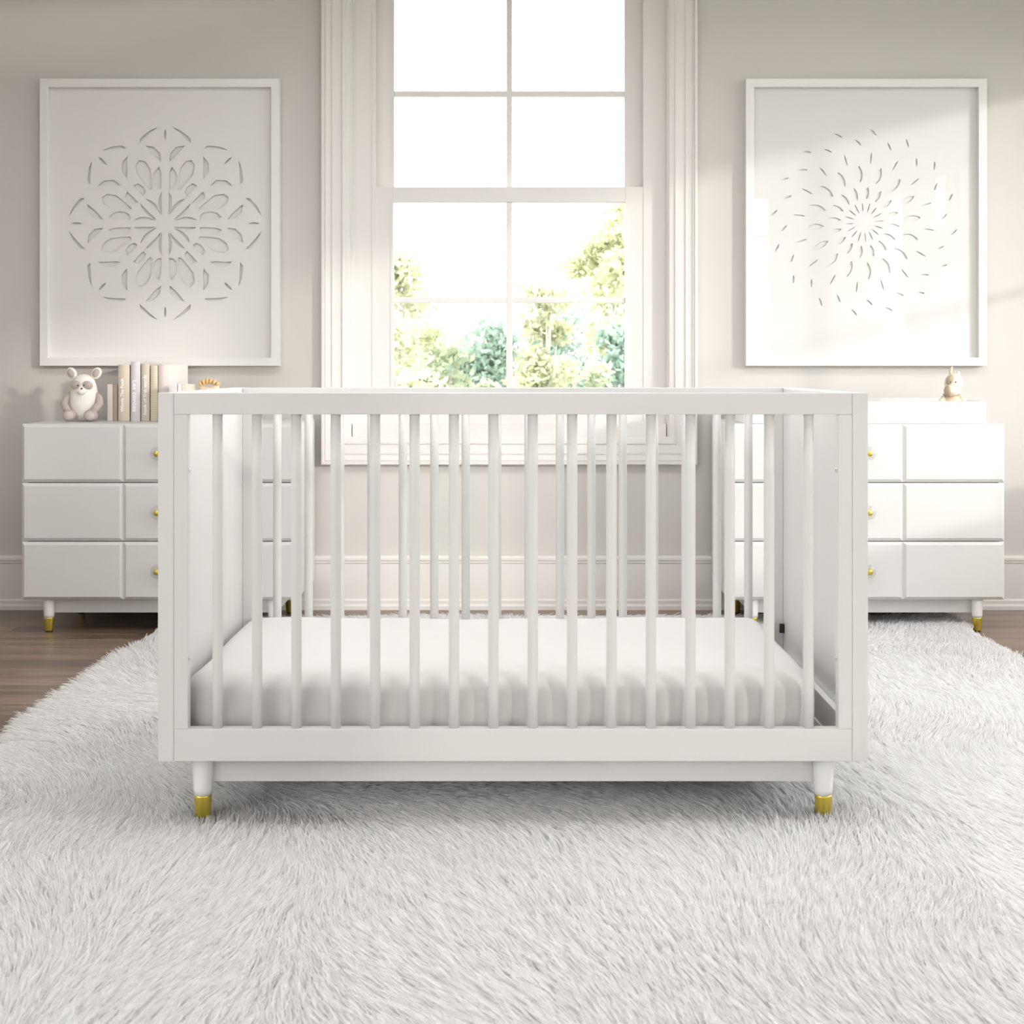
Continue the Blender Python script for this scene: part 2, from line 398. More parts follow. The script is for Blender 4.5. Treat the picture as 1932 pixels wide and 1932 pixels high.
mt = obj('mattress', mattress(), M_SHEET, smooth=True)
tag(mt, 'white crib mattress in a smooth fitted sheet lying inside the crib', 'mattress')

# ------------------------------------------------------------------ dressers
def drawer_bm(x0, x1, z0, z1, yf, cols, depth=.012, bv=.0105):
    bm = bmesh.new()
    box(bm, x0, x1, yf+depth, yf+.40, z0+.004, z1-.004)
    for a, b in zip(cols, cols[1:]):
        a += x0; b += x0
        o = [(a, z0), (b, z0), (b, z1), (a, z1)]; i_ = [(a+bv, z0+bv), (b-bv, z0+bv), (b-bv, z1-bv), (a+bv, z1-bv)]
        vo = [bm.verts.new((p[0], yf+depth*.75, p[1])) for p in o]; vi = [bm.verts.new((p[0], yf, p[1])) for p in i_]
        vb = [bm.verts.new((p[0], yf+depth+.004, p[1])) for p in o]
        bm.faces.new(vi)
        for k in range(4):
            j = (k+1) % 4; bm.faces.new((vo[k], vo[j], vi[j], vi[k])); bm.faces.new((vb[k], vb[j], vo[j], vo[k]))
        bm.faces.new(vb)
    return bm
def dresser(name, x0, label):
    W = .930; yf = 4.81; x1 = x0+W
    root = tag(empty(name, (x0+W/2, yf+.235, 0)), label, 'dresser', 'white three drawer dressers on either side of the window')
    yb = 5.268
    zs = [.1115, .3105, .5095, .7075]
    bm = bmesh.new()
    box(bm, x0+.001, x0+.018, yf+.014, yb, .1125, .706); box(bm, x1-.018, x1-.001, yf+.014, yb, .1125, .706)
    box(bm, x0+.018, x1-.018, yb-.01, yb, .1125, .706); box(bm, x0+.018, x1-.018, yf+.02, yb-.01, .1125, .114)
    part(root, 'body', bm, M_WHITE)
    part(root, 'top', B(x0+.001, x1-.001, yf+.016, yb, .7062, .7082, bev=.0006), M_WHITE)
    part(root, 'gap_shade_sheet', B(x0+.030, x1-.030, yf+.0165, yf+.0180, .120, .700), M_GAPSHADE)  # thin dark sheet imitating the shade between drawers
    for i in range(3):
        z0, z1 = zs[i]+.0015, zs[i+1]-.0015
        if i == 2: z1 = .7078
        d = part(root, 'drawer', drawer_bm(x0, x1, z0, z1, yf, (0, .344, .586, .930)), M_WHITE)
        zc = (z0+z1)/2; xc = (x0+x1)/2
        kb = lathe(bmesh.new(), [(.0090, -.034), (.0096, -.033), (.0096, -.029), (.0062, -.026), (.0056, -.010), (.0075, -.002), (.0080, 0)], 24, axis='y', origin=(xc, yf, zc))
        part(root, 'knob', kb, M_GOLD, smooth=True, parent=d).matrix_parent_inverse = Matrix.Identity(4)
        kb = lathe(bmesh.new(), [(.0100, -.026), (.0225, -.024), (.0235, -.021), (.0225, -.017), (.0100, -.015)], 32, axis='y', origin=(xc, yf, zc))
        o = part(root, 'knob_disc', kb, M_ACRYL, smooth=True, parent=d); o['label'] = 'clear round knob disc'
    part(root, 'base_rail', B(x0+.083, x1-.083, yf+.045, yf+.063, .063, .1118, bev=.001), M_WHITE)
    part(root, 'base_rail', B(x0+.083, x1-.083, yb-.05, yb-.035, .063, .1118, bev=.001), M_WHITE)
    for sx in (x0+.083, x1-.083):
        part(root, 'base_rail', B(sx-.008, sx+.008, yf+.05, yb-.04, .063, .1118, bev=.001), M_WHITE)
        for yy in (yf+.036, yb-.06):
            lg = part(root, 'leg', lathe(bmesh.new(), [(.0200, .1118), (.0195, .100), (.0178, .058), (.0170, .0485)], 28, sx, yy), M_PLAST, smooth=True)
            part(root, 'leg_tip', lathe(bmesh.new(), [(.0176, .0485), (.0172, .046), (.0142, .006), (.0135, .004)], 28, sx, yy), M_GOLD, smooth=True, parent=lg).matrix_parent_inverse = Matrix.Identity(4)
            part(root, 'foot_pad', lathe(bmesh.new(), [(.0118, .0041), (.0118, .0002)], 20, sx, yy), M_BLACK, parent=lg).matrix_parent_inverse = Matrix.Identity(4)
    return root
dl = dresser('dresser', -1.660, 'white three drawer dresser left of the window, holding the panda plush and books')
dr = dresser('dresser', .7375, 'white three drawer dresser right of the window with a changing tray on top')
# changing tray
tx0, tx1, ty0, ty1 = .7375+.055, 1.613, 4.835, 5.245
tray = tag(empty('changing_tray', ((tx0+tx1)/2, (ty0+ty1)/2, .708)), 'white wooden changing tray on top of the right dresser', 'changing tray')
zt0, zt1 = .7086, .7845
part(tray, 'front_wall', B(tx0, tx1, ty0, ty0+.014, zt0, zt1, bev=.004), M_WHITE)
part(tray, 'back_wall', B(tx0, tx1, ty1-.014, ty1, zt0, zt1+.004, bev=.004), M_WHITE)
part(tray, 'side_wall', B(tx0, tx0+.014, ty0+.0145, ty1-.0145, zt0, zt1, bev=.003), M_WHITE)
part(tray, 'side_wall', B(tx1-.014, tx1, ty0+.0145, ty1-.0145, zt0, zt1, bev=.003), M_WHITE)
part(tray, 'tray_bottom', B(tx0+.0145, tx1-.0145, ty0+.0145, ty1-.0145, zt0, zt0+.006), M_WHITE)

# ------------------------------------------------------------------ toys
def meta_smooth(o, lv=1):
    md = o.modifiers.new('s', 'SUBSURF'); md.levels = lv; md.render_levels = lv
def F(name, c): return mat(name, c, .95, spec=.15, bump=(420, .5, .0015), var=(60, .03))
M_FW = F('plush_white', (.86, .82, .78)); M_FG = F('plush_grey', (.50, .43, .40)); M_EYE = mat('plush_eye', (.05, .045, .04), .25)
M_FC = F('plush_cream', (.78, .70, .58)); M_FP = F('plush_peach', (.72, .55, .42)); M_FT = F('plush_tan', (.45, .37, .27))
PX, PY, PZ = -1.518, 5.045, .7088
panda = tag(empty('panda_plush', (PX, PY, PZ)), 'white and grey panda plush toy sitting on the left dresser beside the books', 'plush toy')
def toy(root, s=1.0):
    def q(name, bm, m, parent=None):
        bm.transform(Matrix.Scale(s, 4))
        o = obj(name, bm, m, parent or root, smooth=True); return o
    return q
q = toy(panda)
# body: egg lathe, slightly flattened
bm = lathe(bmesh.new(), [(.022, .002), (.040, .006), (.050, .025), (.0540, .05), (.0545, .075), (.0520, .10), (.0475, .125), (.040, .145), (.029, .158), (.015, .165), (.002, .167)], 36)
bm.transform(Matrix.Diagonal((.92, .78, 1, 1))); body = q('body', bm, M_FW)
for sg in (-1, 1):
    R = Matrix.Rotation(sg*.55, 3, 'Y')
    ear = q('ear', blob(bmesh.new(), (sg*.044, .0, .170), (.0175, .010, .022), R), M_FW)
    q('inner_ear', blob(bmesh.new(), (sg*.0445, -.0065, .1705), (.0120, .006, .0165), R), M_FG, ear)
for sx, rx in ((-.019, .0185), (.023, .0180)):
    ep = q('eye_patch', blob(bmesh.new(), (sx, -.0335, .128), (rx, .0085, .0155), Matrix.Rotation(.15, 3, 'X') @ Matrix.Rotation(.12 if sx > 0 else -.12, 3, 'Y')), M_FG)
for sx in (-.0085, .0085+.0035):
    q('eye', blob(bmesh.new(), (sx, -.0430, .1275), (.0026, .002, .0028), seg=12), M_EYE)
q('snout', blob(bmesh.new(), (.004, -.042, .108), (.0165, .014, .0135), Matrix.Rotation(.4, 3, 'Z')), M_FW)
q('nose', blob(bmesh.new(), (.008, -.0555, .1165), (.0035, .003, .003), seg=12), M_EYE)
for sg in (-1, 1):
    q('arm', tube(bmesh.new(), [(sg*.046, -.004, .098), (sg*.058, -.012, .082), (sg*.063, -.024, .062), (sg*.052, -.036, .045), (sg*.038, -.042, .036)], [.007, .012, .0135, .013, .009]), M_FG)
    lf = q('foot', blob(bmesh.new(), (sg*.036 + (.002 if sg > 0 else -.001), -.046, .0225), (.0245, .021, .0205)), M_FG)
    q('sole', blob(bmesh.new(), (sg*.037, -.0585, .0215), (.0185, .0105, .0165)), F('plush_sole', (.60, .53, .49)), lf)

# plush donkey/giraffe in the tray
GX, GY, GZ = 1.552, 5.02, .7148
gir = tag(empty('plush_toy', (GX, GY, GZ)), 'cream plush animal with peach horns and tan patches peeking over the changing tray', 'plush toy')
q = toy(gir)
bm = lathe(bmesh.new(), [(.030, .001), (.044, .006), (.047, .03), (.043, .055), (.034, .075), (.022, .090), (.010, .098)], 28); bm.transform(Matrix.Diagonal((.95, .8, 1, 1)))
q('body', bm, M_FP)
hd = q('head', blob(bmesh.new(), (.006, -.005, .128), (.033, .031, .036), Matrix.Rotation(.2, 3, 'Y')), M_FC)
q('patch', blob(bmesh.new(), (-.010, -.019, .139), (.0155, .0145, .0200), Matrix.Rotation(.4, 3, 'Y')), M_FT, hd)
mz = q('muzzle', blob(bmesh.new(), (-.008, -.026, .103), (.0265, .022, .0215)), M_FC)
q('muzzle_patch', blob(bmesh.new(), (-.021, -.0285, .102), (.0150, .0180, .0195)), M_FT, mz)
for x in (-.016, .003): q('eye', blob(bmesh.new(), (x, -.0375, .1335), (.0022, .002, .0024), seg=12), M_EYE)
q('horn', tube(bmesh.new(), [(-.002, .0, .155), (-.004, 0, .170), (.000, 0, .184), (.002, 0, .189)], [.0055, .0060, .0040, .0008]), M_FP)
q('horn', tube(bmesh.new(), [(.012, .004, .155), (.014, .005, .166), (.013, .006, .174)], [.0045, .0042, .0010]), M_FP)
q('ear', tube(bmesh.new(), [(.018, .002, .152), (.024, .002, .162), (.025, .003, .169), (.024, .003, .172)], [.004, .0060, .0040, .001]), M_FC)
for sg in (-1, 1):
    q('arm', tube(bmesh.new(), [(sg*.028, -.004, .080), (sg*.040, -.012, .062), (sg*.046, -.022, .040), (sg*.042, -.034, .020)], [.009, .012, .0125, .010]), M_FC)
    q('foot', blob(bmesh.new(), (sg*.028, -.048, .0175), (.019, .022, .017)), M_FC)
q('scarf', lathe(bmesh.new(), [(.021, .084), (.029, .086), (.030, .091), (.022, .095)], 24), M_FT)

# wooden ridged toy whose back shows over the rail
M_TOY = mat('pale_wood', (.72, .50, .24), .5, var=(40, .12)); M_TOY2 = mat('light_wood', (.80, .68, .48), .5, var=(40, .08))
TX, TY, TZ = -1.078, 5.06, .7088
dino = tag(empty('ridged_toy', (TX, TY, TZ)), 'golden wooden toy with an arched ridged back behind the crib rail', 'toy')
q = toy(dino)
q('body', tube(bmesh.new(), [(-.036, 0, .126), (-.026, 0, .118), (-.016, 0, .105), (0, 0, .096), (.014, 0, .104), (.026, 0, .118), (.034, 0, .134)], [.003, .010, .020, .026, .021, .012, .005]), M_TOY2)
for x in (-.016, .016): 
    for y in (-.012, .012): q('leg', tube(bmesh.new(), [(x, y, .0004), (x, y, .05), (x*.8, y*.8, .095)], [.0095, .0085, .0095]), M_TOY2)
for i in range(6):
    t = i/5; cx = -.030+.062*t; cz = .128+.0145*math.sin(PI*(.12+.80*t)); tl = -.75+1.25*t
    q('ridge', blob(bmesh.new(), (cx, 0, cz), (.0066, .013, .0128-.004*abs(t-.5)), Matrix.Rotation(tl+.25, 3, 'Y')), M_TOY)

# ------------------------------------------------------------------ books
def text_mesh(name, s, size, m, parent, loc, rot, width=None):
    cu = bpy.data.curves.new('t', 'FONT'); cu.body = s; cu.size = size; cu.extrude = .00015; cu.align_x = 'CENTER'; cu.align_y = 'CENTER'; cu.offset = .0005; cu.resolution_u = 3
    to = bpy.data.objects.new('t', cu); COL.objects.link(to); dg = bpy.context.evaluated_depsgraph_get(); dg.update()
    me = bpy.data.meshes.new_from_object(to.evaluated_get(dg)); bpy.data.objects.remove(to)
    xs = [v.co.x for v in me.vertices]
    k = width/(max(xs)-min(xs)) if width else 1
    me.transform(Matrix.Translation(loc) @ rot @ Matrix.Diagonal((k, 1, 1, 1)))
    me.materials.clear(); me.materials.append(m); me.name = name
    return link(bpy.data.objects.new(name, me), parent)
M_PAGES = mat('book_pages', (.80, .77, .70), .9, bump=(500, .3, .0005))
M_INK = mat('white_lettering', (.97, .96, .95), .6)
def plaid():
    m = mat('plaid_cover', (.74, .70, .62), .7); nt = m.node_tree; N = nt.nodes.new; L = nt.links.new
    tc = N('ShaderNodeTexCoord'); w1 = N('ShaderNodeTexWave'); w1.bands_direction = 'Z'; w1.inputs['Scale'].default_value = 38
    w2 = N('ShaderNodeTexWave'); w2.bands_direction = 'X'; w2.inputs['Scale'].default_value = 75
    ad = N('ShaderNodeMath'); ad.operation = 'ADD'; r = N('ShaderNodeValToRGB'); r.color_ramp.elements[0].color = (.62, .52, .42, 1); r.color_ramp.elements[1].color = (.76, .74, .58, 1)
    dv = N('ShaderNodeMath'); dv.operation = 'MULTIPLY'; dv.inputs[1].default_value = .5
    L(tc.outputs['Object'], w1.inputs['Vector']); L(tc.outputs['Object'], w2.inputs['Vector']); L(w1.outputs['Fac'], ad.inputs[0]); L(w2.outputs['Fac'], ad.inputs[1])
    L(ad.outputs[0], dv.inputs[0]); L(dv.outputs[0], r.inputs['Fac']); L(r.outputs[0], nt.nodes['Principled BSDF'].inputs['Base Color'])
    return m
def book(px0, px1, top_py, yf, depth, cover, label, title=None, down=False, name='book', tsize=.019, twidth=.118, tc=None, group='books standing on the left dresser', round_spine=True):
    s = 2683/yf; x0, x1 = (px0-966)/s, (px1-966)/s; h = (H-(top_py-693)/s)-.7090
    w = x1-x0
    root = tag(empty(name, ((x0+x1)/2, yf, .7088)), label, 'book', group)
    hw = w/2-.0002; t = min(.0022, w*.14)
    prof = []
    n = 10; bul = .18*w if round_spine else .0005
    for i in range(n+1):
        u = -hw+2*hw*i/n; prof.append((u, bul*(u/hw)**2))
    inner = [(u*(hw-t)/hw, v+t) for u, v in prof][::-1]
    poly = prof+[(hw, depth)]+[(hw-t, depth)]+inner+[(-hw+t, depth), (-hw, depth)]
    bm = extrude_profile(bmesh.new(), poly, 'z', 0, h)
    obj('cover', bm, cover, root)
    obj('pages', B(-hw+t, hw-t, bul+t+.001, depth-.004, .003, h-.004), M_PAGES, root)
    if title:
        rot = Matrix.Rotation(PI/2, 4, 'X')
        sp = Matrix.Rotation(PI/2 if not down else -PI/2, 4, 'Y').inverted() if False else Matrix.Rotation(-PI/2 if not down else PI/2, 4, 'Y')
        text_mesh('title', title, tsize, M_INK, root, Vector((0 if tc is None else tc[0], -.0004, (h/2 if tc is None else tc[1]))), sp @ rot, twidth)
    return root
C = lambda n, c: mat(n, c, .65, spec=.3)
c1, c2, c3 = C('cover_beige', (.66, .57, .47)), C('cover_lilac', (.66, .64, .665)), C('cover_sand', (.64, .58, .48))
c5, c6 = C('cover_blush', (.74, .66, .62)), C('cover_white', (.86, .83, .80))
s1, s2, s3, s4 = C('cover_mauve', (.70, .63, .60)), C('cover_stone', (.58, .50, .44)), C('cover_pearl', (.82, .79, .78)), C('cover_cream', (.82, .78, .66))
yb_ = 5.05
book(202.5, 212.5, 725, 5.075, .13, s1, 'small mauve book at the far left end of the book row', round_spine=False)
book(213.0, 221.5, 725, 5.085, .13, s2, 'small taupe book beside the tall beige book', round_spine=False)
book(222, 243.5, 688, yb_, .19, c1, 'tall beige book with white title reading upwards, left of the lilac book', 'Winnie The Pooh', twidth=.118, tsize=.0165, tc=(-.004, .092))
book(246, 264, 682, yb_, .19, c2, 'tallest book, pale lilac with its title reading downwards', 'Les contes', down=True, twidth=.112, tsize=.0215, tc=(-.002, .090), group='books standing on the left dresser')
book(266, 281.5, 686, yb_, .19, c3, 'sand coloured book with long white lowercase title', 'book of first words', twidth=.140, tsize=.0165, tc=(.000, .0935))
book(283.5, 297, 689.5, yb_, .19, plaid(), 'beige and yellow plaid book, partly behind the crib post', None)
book(298, 315, 689, yb_, .19, c5, 'blush book with a rounded spine above the crib corner', None)
book(316, 334, 688.5, yb_+.02, .17, c6, 'white book, last tall one of the row', None, round_spine=False)
book(320, 331.5, 725, 4.93, .10, s3, 'small pearl book standing in front of the white book', round_spine=False)
book(335.5, 343, 725, 4.95, .12, c6, 'small white book between the pearl and the cream ones', round_spine=False)
book(343.5, 354.5, 725, 4.95, .12, s4, 'small cream book at the right end of the row', round_spine=False)

# ------------------------------------------------------------------ pictures
def cut_sheet(name, w, h, holes, parent, yoff, thick=.0016):
    cu = bpy.data.curves.new('c', 'CURVE'); cu.dimensions = '2D'; cu.fill_mode = 'BOTH'; cu.extrude = thick/2
    def sp(pts):
        s = cu.splines.new('POLY'); s.points.add(len(pts)-1)
        for i, p in enumerate(pts): s.points[i].co = (p[0], p[1], 0, 1)
        s.use_cyclic_u = True
    sp([(-w/2, -h/2), (w/2, -h/2), (w/2, h/2), (-w/2, h/2)])
    for hh in holes: sp(hh)
    to = bpy.data.objects.new('t', cu); COL.objects.link(to); dg = bpy.context.evaluated_depsgraph_get(); dg.update()
    me = bpy.data.meshes.new_from_object(to.evaluated_get(dg)); bpy.data.objects.remove(to)
    me.transform(Matrix.Translation((0, yoff, 0)) @ Matrix.Rotation(PI/2, 4, 'X')); me.materials.clear(); me.materials.append(M_PAPER); me.name = name
    return link(bpy.data.objects.new(name, me), parent)
def pol(r, a, c=(0, 0)): return (c[0]+r*math.cos(math.radians(a)), c[1]+r*math.sin(math.radians(a)))
def lens(p, q_, b1, b2, n=10):
    """leaf between p and q_ with signed bulges b1 > b2 (fraction of length)"""
    p, q_ = Vector(p), Vector(q_); d = q_-p; nn = Vector((-d.y, d.x))
    def side(b): return [p+d*t+nn*(b*4*t*(1-t)) for t in [i/n for i in range(n+1)]]
    A = side(b1); Bs = side(b2)[::-1][1:-1]
    return [tuple(v) for v in A+Bs]
U = 1/510.0
def lattice_holes(c):
    hs = []
    def rt(a, pts): return [pol(r*U, a+t, c) for r, t in pts]
    for k in range(8):
        a = 45*k; even = k % 2 == 0
        for sg in (-1, 1):
            f = lambda pts: rt(a, [(r, sg*t) for r, t in pts])
            # kites beside every strut, then the small inner petal
            hs.append(f([(18, 20), (32, 12), (48, 8), (60, 6.5), (52, 13), (40, 19), (28, 21.3)]))
            # big petal halves leaning on the struts
            hs.append(f([(66, 6.2), (82, 5), (98, 4.6), (108, 6.5), (100, 12), (88, 15.5), (74, 16), (67, 12)] if even else [(66, 7), (76, 5.5), (94, 5), (92, 11), (80, 14.5), (69, 13)]))
            # crescents further out
            hs.append(f([(118, 4), (134, 4.2), (147, 8.5), (152, 14), (141, 12), (127, 8.2)] if even else [(112, 4.5), (128, 4.6), (142, 10), (146, 15.5), (133, 12), (120, 8.5)]))
            hs.append(f([(160, 17.5), (174, 9), (183, 4.5), (178, 10), (168, 16.5)]))
        hs.append(rt(a+22.5, [(70, -2.2), (90, -6), (108, -7.5), (124, -4.5), (130, 0), (124, 4.5), (108, 7.5), (90, 6), (70, 2.2)]))
        hs.append(lens(pol(158*U, a, c), pol(178*U, a, c), .12, -.12))
    return hs
def star_holes(c):
    hs = []
    n = 16
    for k in range(n):
        a = 360/n*k+5
        hs.append(lens(pol(19*U, a, c), pol(38*U, a, c), .06, -.06))
        a2 = a+360/n/2
        hs.append(lens(pol(44*U, a2, c), pol(68*U, a2, c), .15, -.15))
        hs.append(lens(pol(76*U, a, c), pol(108*U, a, c), .17, -.17))
        hs.append(lens(pol(112*U, a2, c), pol(134*U, a2, c), .07, -.07))
        hs.append(lens(pol(146*U, a-3, c), pol(158*U, a+1, c), .12, -.12))
        hs.append(lens(pol(166*U, a2-2, c), pol(177*U, a2+2, c), .12, -.12))
    return hs
def picture(x0, x1, z0, z1, holes, gap, label, glass):
    cx, cz = (x0+x1)/2, (z0+z1)/2; w, h = x1-x0, z1-z0
    r = tag(empty('framed_picture', (cx, 5.2995, cz)), label, 'picture', 'white framed paper cut artworks beside the window')
    prof = [(0, 0), (0, -.038), (.0012, -.0395), (.0300, -.0395), (.0312, -.038), (.0312, 0)]
    bm = bmesh.new(); frame_sweep(bm, prof, -w/2, w/2, -h/2, h/2, 0)
    fr = obj('frame', bm, M_FRAME, r)
    obj('backing', B(-w/2+.031, w/2-.031, -.009, -.003, -h/2+.031, h/2-.031), M_PAPER, r)
    cut_sheet('paper_cutout', w-.063, h-.063, holes, r, -.009-gap)
    if glass: obj('glass', B(-w/2+.0313, w/2-.0313, -.031, -.029, -h/2+.0313, h/2-.0313), M_ARTGLASS, r)
    return r
xa, xb, za, zb_ = -1.7475, -.8605, .905, 1.968
picture(xa, xb, za, zb_, lattice_holes((-1.288-(xa+xb)/2, 1.434-(za+zb_)/2)), .007, 'white framed paper cut lattice of petals on the wall above the books', False)
xa2, xb2 = .8650, 1.7575
picture(xa2, xb2, za, zb_, star_holes((1.308-(xa2+xb2)/2, 1.438-(za+zb_)/2)), .0045, 'white framed paper cut sunburst behind glass, above the changing tray', True)

# ------------------------------------------------------------------ rug
rx0, rx1, ry0, ry1 = -1.185, 1.535, 1.15, 5.0
rug = obj('rug', B(rx0, rx1, ry0, ry1, .0003, .0040), M_RUGBACK)
tag(rug, 'large shaggy off-white faux fur rug under the crib', 'rug')
def vnoise(x, y, sc_, seed):
    r = np.random.default_rng(seed); g = r.uniform(-1, 1, (64, 64)); u = x*sc_+17.3; v = y*sc_+9.1
    iu = np.floor(u).astype(int); iv = np.floor(v).astype(int); fu = u-iu; fv = v-iv
    fu = fu*fu*(3-2*fu); fv = fv*fv*(3-2*fv); iu %= 63; iv %= 63
    a = g[iu, iv]; b = g[iu+1, iv]; c = g[iu, iv+1]; d = g[iu+1, iv+1]
    return (a*(1-fu)+b*fu)*(1-fv)+(c*(1-fu)+d*fu)*fv
def pile(zones, name='pile'):
    X = []; Y = []; R = []
    for (y0, y1, dens, rad) in zones:
        n = int((rx1-rx0)*(y1-y0)*dens)
        X.append(rng.uniform(rx0, rx1, n)); Y.append(rng.uniform(y0, y1, n)); R.append(np.full(n, rad))
    X = np.concatenate(X); Y = np.concatenate(Y); R = np.concatenate(R); n = len(X)
    K = 6
    # smooth lay direction with swirls
    ang = PI/2 - .15 + 1.45*vnoise(X, Y, 1.15, 1) + 1.2*vnoise(X, Y, 2.6, 2) + .28*vnoise(X, Y, 6.5, 3)
    # tufts
    cell = .026; jx = vnoise(X, Y, 40, 5)*.006; jy = vnoise(X, Y, 40, 6)*.006
    ci = np.floor((X+jx)/cell).astype(int); cj = np.floor((Y+jy)/cell).astype(int)
    hsh = (ci*73856093 ^ cj*19349663) & 0xFFFF
    rr = np.random.default_rng(3).uniform(-1, 1, (0x10000, 4))[hsh]
    tcx = (ci+.5+.35*rr[:, 0])*cell; tcy = (cj+.5+.35*rr[:, 1])*cell
    ang = ang + .07*rr[:, 2] + rng.normal(0, .08, n)
    lay = np.clip(.80+.34*vnoise(X, Y, 1.7, 8)+.10*vnoise(X, Y, 6, 9), .48, 1.0)      # how flat it lies
    e0 = np.radians(72-30*lay + rng.normal(0, 5, n)); e1 = np.radians(34-46*lay + 3*rr[:, 3] + rng.normal(0, 6, n))
    Ln = (.056+.008*vnoise(X, Y, 3.3, 12))*(1+.05*rr[:, 3])*rng.uniform(.80, 1.12, n)
    # edges fan outwards a little
    ed = np.minimum(np.minimum(X-rx0, rx1-X), np.minimum(Y-ry0, ry1-Y))
    P = np.zeros((n, K, 3)); P[:, 0, 0] = X; P[:, 0, 1] = Y; P[:, 0, 2] = .0042
    bend = rng.normal(0, .09, n)
    for k in range(1, K):
        t = (k-.5)/(K-1); e = e0*(1-t)+e1*t; a = ang+bend*(t-.3)*3; st = Ln/(K-1)
        P[:, k, 0] = P[:, k-1, 0]+np.cos(e)*np.cos(a)*st; P[:, k, 1] = P[:, k-1, 1]+np.cos(e)*np.sin(a)*st
        P[:, k, 2] = np.maximum(P[:, k-1, 2]+np.sin(e)*st, .006)
        # clump
        w = .17*(k/(K-1))**1.4
        ex = tcx+(P[:, k, 0]-X); ey = tcy+(P[:, k, 1]-Y)
        P[:, k, 0] += (ex-P[:, k, 0])*w*.55; P[:, k, 1] += (ey-P[:, k, 1])*w*.55
    cu = bpy.data.hair_curves.new(name); cu.add_curves([K]*n)
    cu.position_data.foreach_set('vector', P.astype(np.float32).reshape(-1))
    at = cu.attributes.new('radius', 'FLOAT', 'POINT') if 'radius' not in cu.attributes else cu.attributes['radius']
    prof = np.array([1, 1, 1, .95, .8, .35])
    at.data.foreach_set('value', (R[:, None]*prof[None, :]).astype(np.float32).reshape(-1))
    cu.materials.append(M_PILE)
    o = bpy.data.objects.new(name, cu); link(o, rug); tag(o, kind='stuff')
    return o
pile([(1.62, 2.5, 120000, .00055), (2.5, 3.3, 80000, .00070), (3.3, ry1, 38000, .0010), (ry0, 1.62, 20000, .0008)])

# ------------------------------------------------------------------ outside
M_GRASS = mat('lawn', (.27, .28, .24), .95, var=(2, .2))
tag(obj('ground', B(-60, 60, -60, 60, -1.3, -1.2), M_GRASS), kind='structure')
def leafmat(name, c, tr=.35): return fuzzy(name, c, tr)
LM = [leafmat('leaf_lime', (.56, .58, .40)), leafmat('leaf_mid', (.42, .48, .34)), leafmat('leaf_teal', (.30, .40, .33))]
def tree(x, y, top, crown_r, n, mi, label, base=-1.2, lows=.10, size=.045, name='garden_tree', cat='tree', grp='garden trees beyond the window'):
    root = tag(empty(name, (x, y, base)), label, cat, grp)
    h = top-base; r_ = np.random.default_rng(int(abs(x*100)+y*10))
    bm = tube(bmesh.new(), [(0, 0, 0), (.05, .02, h*.3), (-.04, 0, h*.6), (.02, 0, h*.88)], [.05, .04, .028, .010], 10)
    blobs = []
    for i in range(34):
        a = r_.uniform(0, 2*PI); u = r_.uniform(lows, 1.0); rr = crown_r*min(1, .25+1.6*(1-u))*math.sqrt(r_.uniform(.05, 1))
        c = (rr*math.cos(a), rr*math.sin(a), h*u-.15); blobs.append((c, crown_r*r_.uniform(.26, .44)))
        z0 = c[2]*.62; tube(bm, [(0, 0, z0), (c[0]*.5, c[1]*.5, (z0+c[2])/2+.1), (c[0], c[1], c[2])], [.012, .009, .004], 6)
    obj('trunk', bm, M_BARK, root, smooth=True)
    V = []; per = n//len(blobs)
    for c, rb in blobs:
        d = r_.normal(0, 1, (per, 3)); d /= np.linalg.norm(d, axis=1)[:, None]; rad = rb*r_.uniform(.1, 1.25, per)[:, None]**.7
        p = np.array(c)+d*rad*np.array([1, 1, .75])
        u = r_.normal(0, 1, (per, 3)); u /= np.linalg.norm(u, axis=1)[:, None]; v = np.cross(u, r_.normal(0, 1, (per, 3))); v /= np.linalg.norm(v, axis=1)[:, None]
        s = size*r_.uniform(.6, 1.3, per)[:, None]
        V.append(np.stack([p-u*s, p+v*s*.5, p+u*s, p-v*s*.5], 1))
    V = np.concatenate(V).reshape(-1, 3); nq = len(V)//4
    me = bpy.data.meshes.new('foliage'); me.vertices.add(len(V)); me.vertices.foreach_set('co', V.astype(np.float32).reshape(-1))
    me.loops.add(nq*4); me.loops.foreach_set('vertex_index', np.arange(nq*4, dtype=np.int32)); me.polygons.add(nq)
    me.polygons.foreach_set('loop_start', np.arange(0, nq*4, 4, dtype=np.int32)); me.update(calc_edges=True); me.materials.append(LM[mi])
    link(bpy.data.objects.new('foliage', me), root)
for a in [(-1.05, 13.2, 2.15, .62, 5200, 0, 'slender pale green tree behind the lower left panes'),
          (-1.6, 16.8, 2.0, 1.0, 5200, 1, 'mid green tree at the left edge of the window view'),
          (-.28, 15.5, 1.50, .62, 6500, 2, 'low dark teal tree left of the middle muntin'),
          (.34, 13.6, 1.80, .50, 5600, 0, 'lime green tree just right of the middle muntin'),
          (.55, 17.6, 1.65, .9, 6500, 2, 'low dark teal tree right of the middle muntin'),
          (1.00, 14.8, 2.75, .72, 11000, 0, 'tall lime green tree filling the right lower panes'),
          (1.7, 18.5, 3.0, .95, 6000, 1, 'mid green tree behind the tall lime one'),
          (-1.0, 20.5, 1.7, 1.3, 6000, 1, 'broad pale tree far behind the slender one'),
          (.95, 12.9, 1.45, .5, 4200, 2, 'small teal tree in front of the tall lime one'),
          (-.72, 14.2, 1.35, .5, 3600, 1, 'short green tree beside the slender pale one'),
          ]:
    tree(*a)
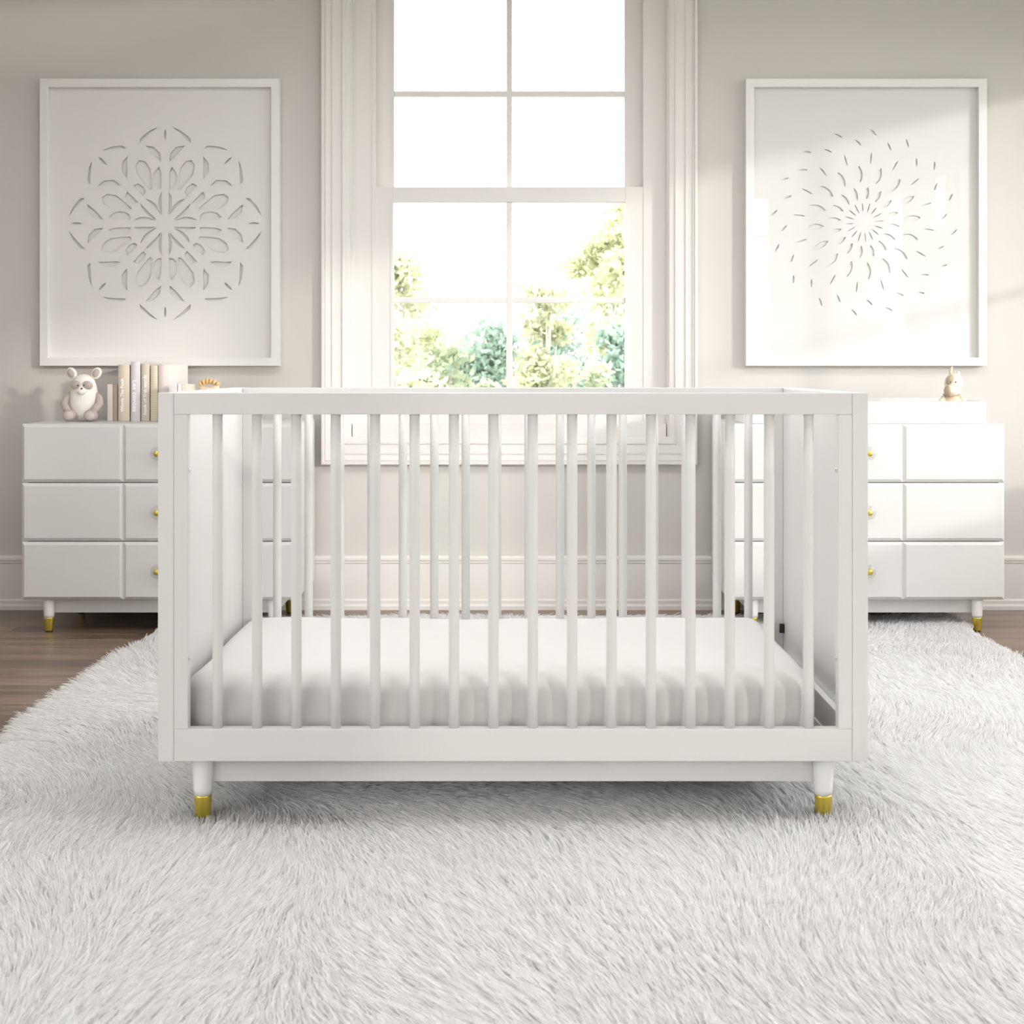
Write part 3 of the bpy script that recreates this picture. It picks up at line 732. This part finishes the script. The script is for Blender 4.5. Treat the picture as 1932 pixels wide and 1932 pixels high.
for x, y, top, r_, n, mi, lab in [(-.75, 11.6, .95, .42, 2600, 0, 'pale leafy shrub low in the left lower pane'), (.72, 11.6, 1.0, .42, 2600, 1, 'green leafy shrub low in the right lower pane'), (-.15, 12.2, .92, .36, 2200, 1, 'small leafy shrub at the foot of the middle muntin')]:
    tree(x, y, top, r_, n, mi, lab, name='garden_shrub', cat='shrub', grp='garden shrubs beyond the window')

# ------------------------------------------------------------------ light
def lamp(name, kind, **k):
    d = bpy.data.lights.new(name, kind); o = bpy.data.objects.new(name, d); COL.objects.link(o)
    for a, v in k.items(): setattr(d, a, v)
    return o
v = Vector((-1.15, 1.0, -.285)).normalized()
sun = lamp('sun', 'SUN', energy=1.25, angle=math.radians(2.4), color=(1.0, .965, .92))
sun.rotation_euler = v.to_track_quat('-Z', 'Y').to_euler(); sun.location = (6, -4, 4)
def portal(name, loc, rot, w, h):
    o = lamp(name, 'AREA', shape='RECTANGLE', size=w, size_y=h); o.data.cycles.is_portal = True
    o.location = loc; o.rotation_euler = rot
portal('portal_back', (WX, YW+.155, 1.55), (-PI/2, 0, 0), 1.2, 1.9)
for i, (a0, a1, z0, z1) in enumerate(rwin): portal('portal_right', (XR+T, (a0+a1)/2, (z0+z1)/2), (PI/2, 0, PI/2), a1-a0, z1-z0)
for (a0, a1, z0, z1) in bwin: portal('portal_rear', ((a0+a1)/2, YR-T, (z0+z1)/2), (PI/2, 0, 0), a1-a0, z1-z0)
portal('portal_top', (0, 2.925, ZC+.12), (0, 0, 0), 3.4, 1.15)
portal('portal_left', (XL-T, -.10, 1.45), (PI/2, 0, -PI/2), 3.4, 1.7)
w = bpy.data.worlds.new('sky'); sc.world = w; w.use_nodes = True
bg = w.node_tree.nodes['Background']; bg.inputs['Color'].default_value = (1, .996, .99, 1); bg.inputs['Strength'].default_value = 5.8

# ------------------------------------------------------------------ camera
cam = bpy.data.cameras.new('camera'); co = bpy.data.objects.new('camera', cam); COL.objects.link(co)
co.location = (0, 0, H); co.rotation_euler = (PI/2, 0, 0)
cam.lens = 50; cam.sensor_width = 36; cam.sensor_fit = 'HORIZONTAL'; cam.shift_y = -273/1932
cam.clip_start = .05; cam.clip_end = 200
cam.dof.use_dof = True; cam.dof.focus_distance = 3.7; cam.dof.aperture_fstop = 9
sc.camera = co

sc.view_settings.view_transform = 'Standard'; sc.view_settings.look = 'None'; sc.view_settings.gamma = 1; sc.view_settings.use_curve_mapping = False
sc.view_settings.exposure = 0.22
cy = sc.cycles
cy.use_denoising = True; cy.max_bounces = 10; cy.diffuse_bounces = 6; cy.glossy_bounces = 3; cy.transmission_bounces = 4; cy.transparent_max_bounces = 12
cy.sample_clamp_indirect = 8; cy.caustics_reflective = False; cy.caustics_refractive = False; cy.use_adaptive_sampling = True; cy.adaptive_threshold = .025
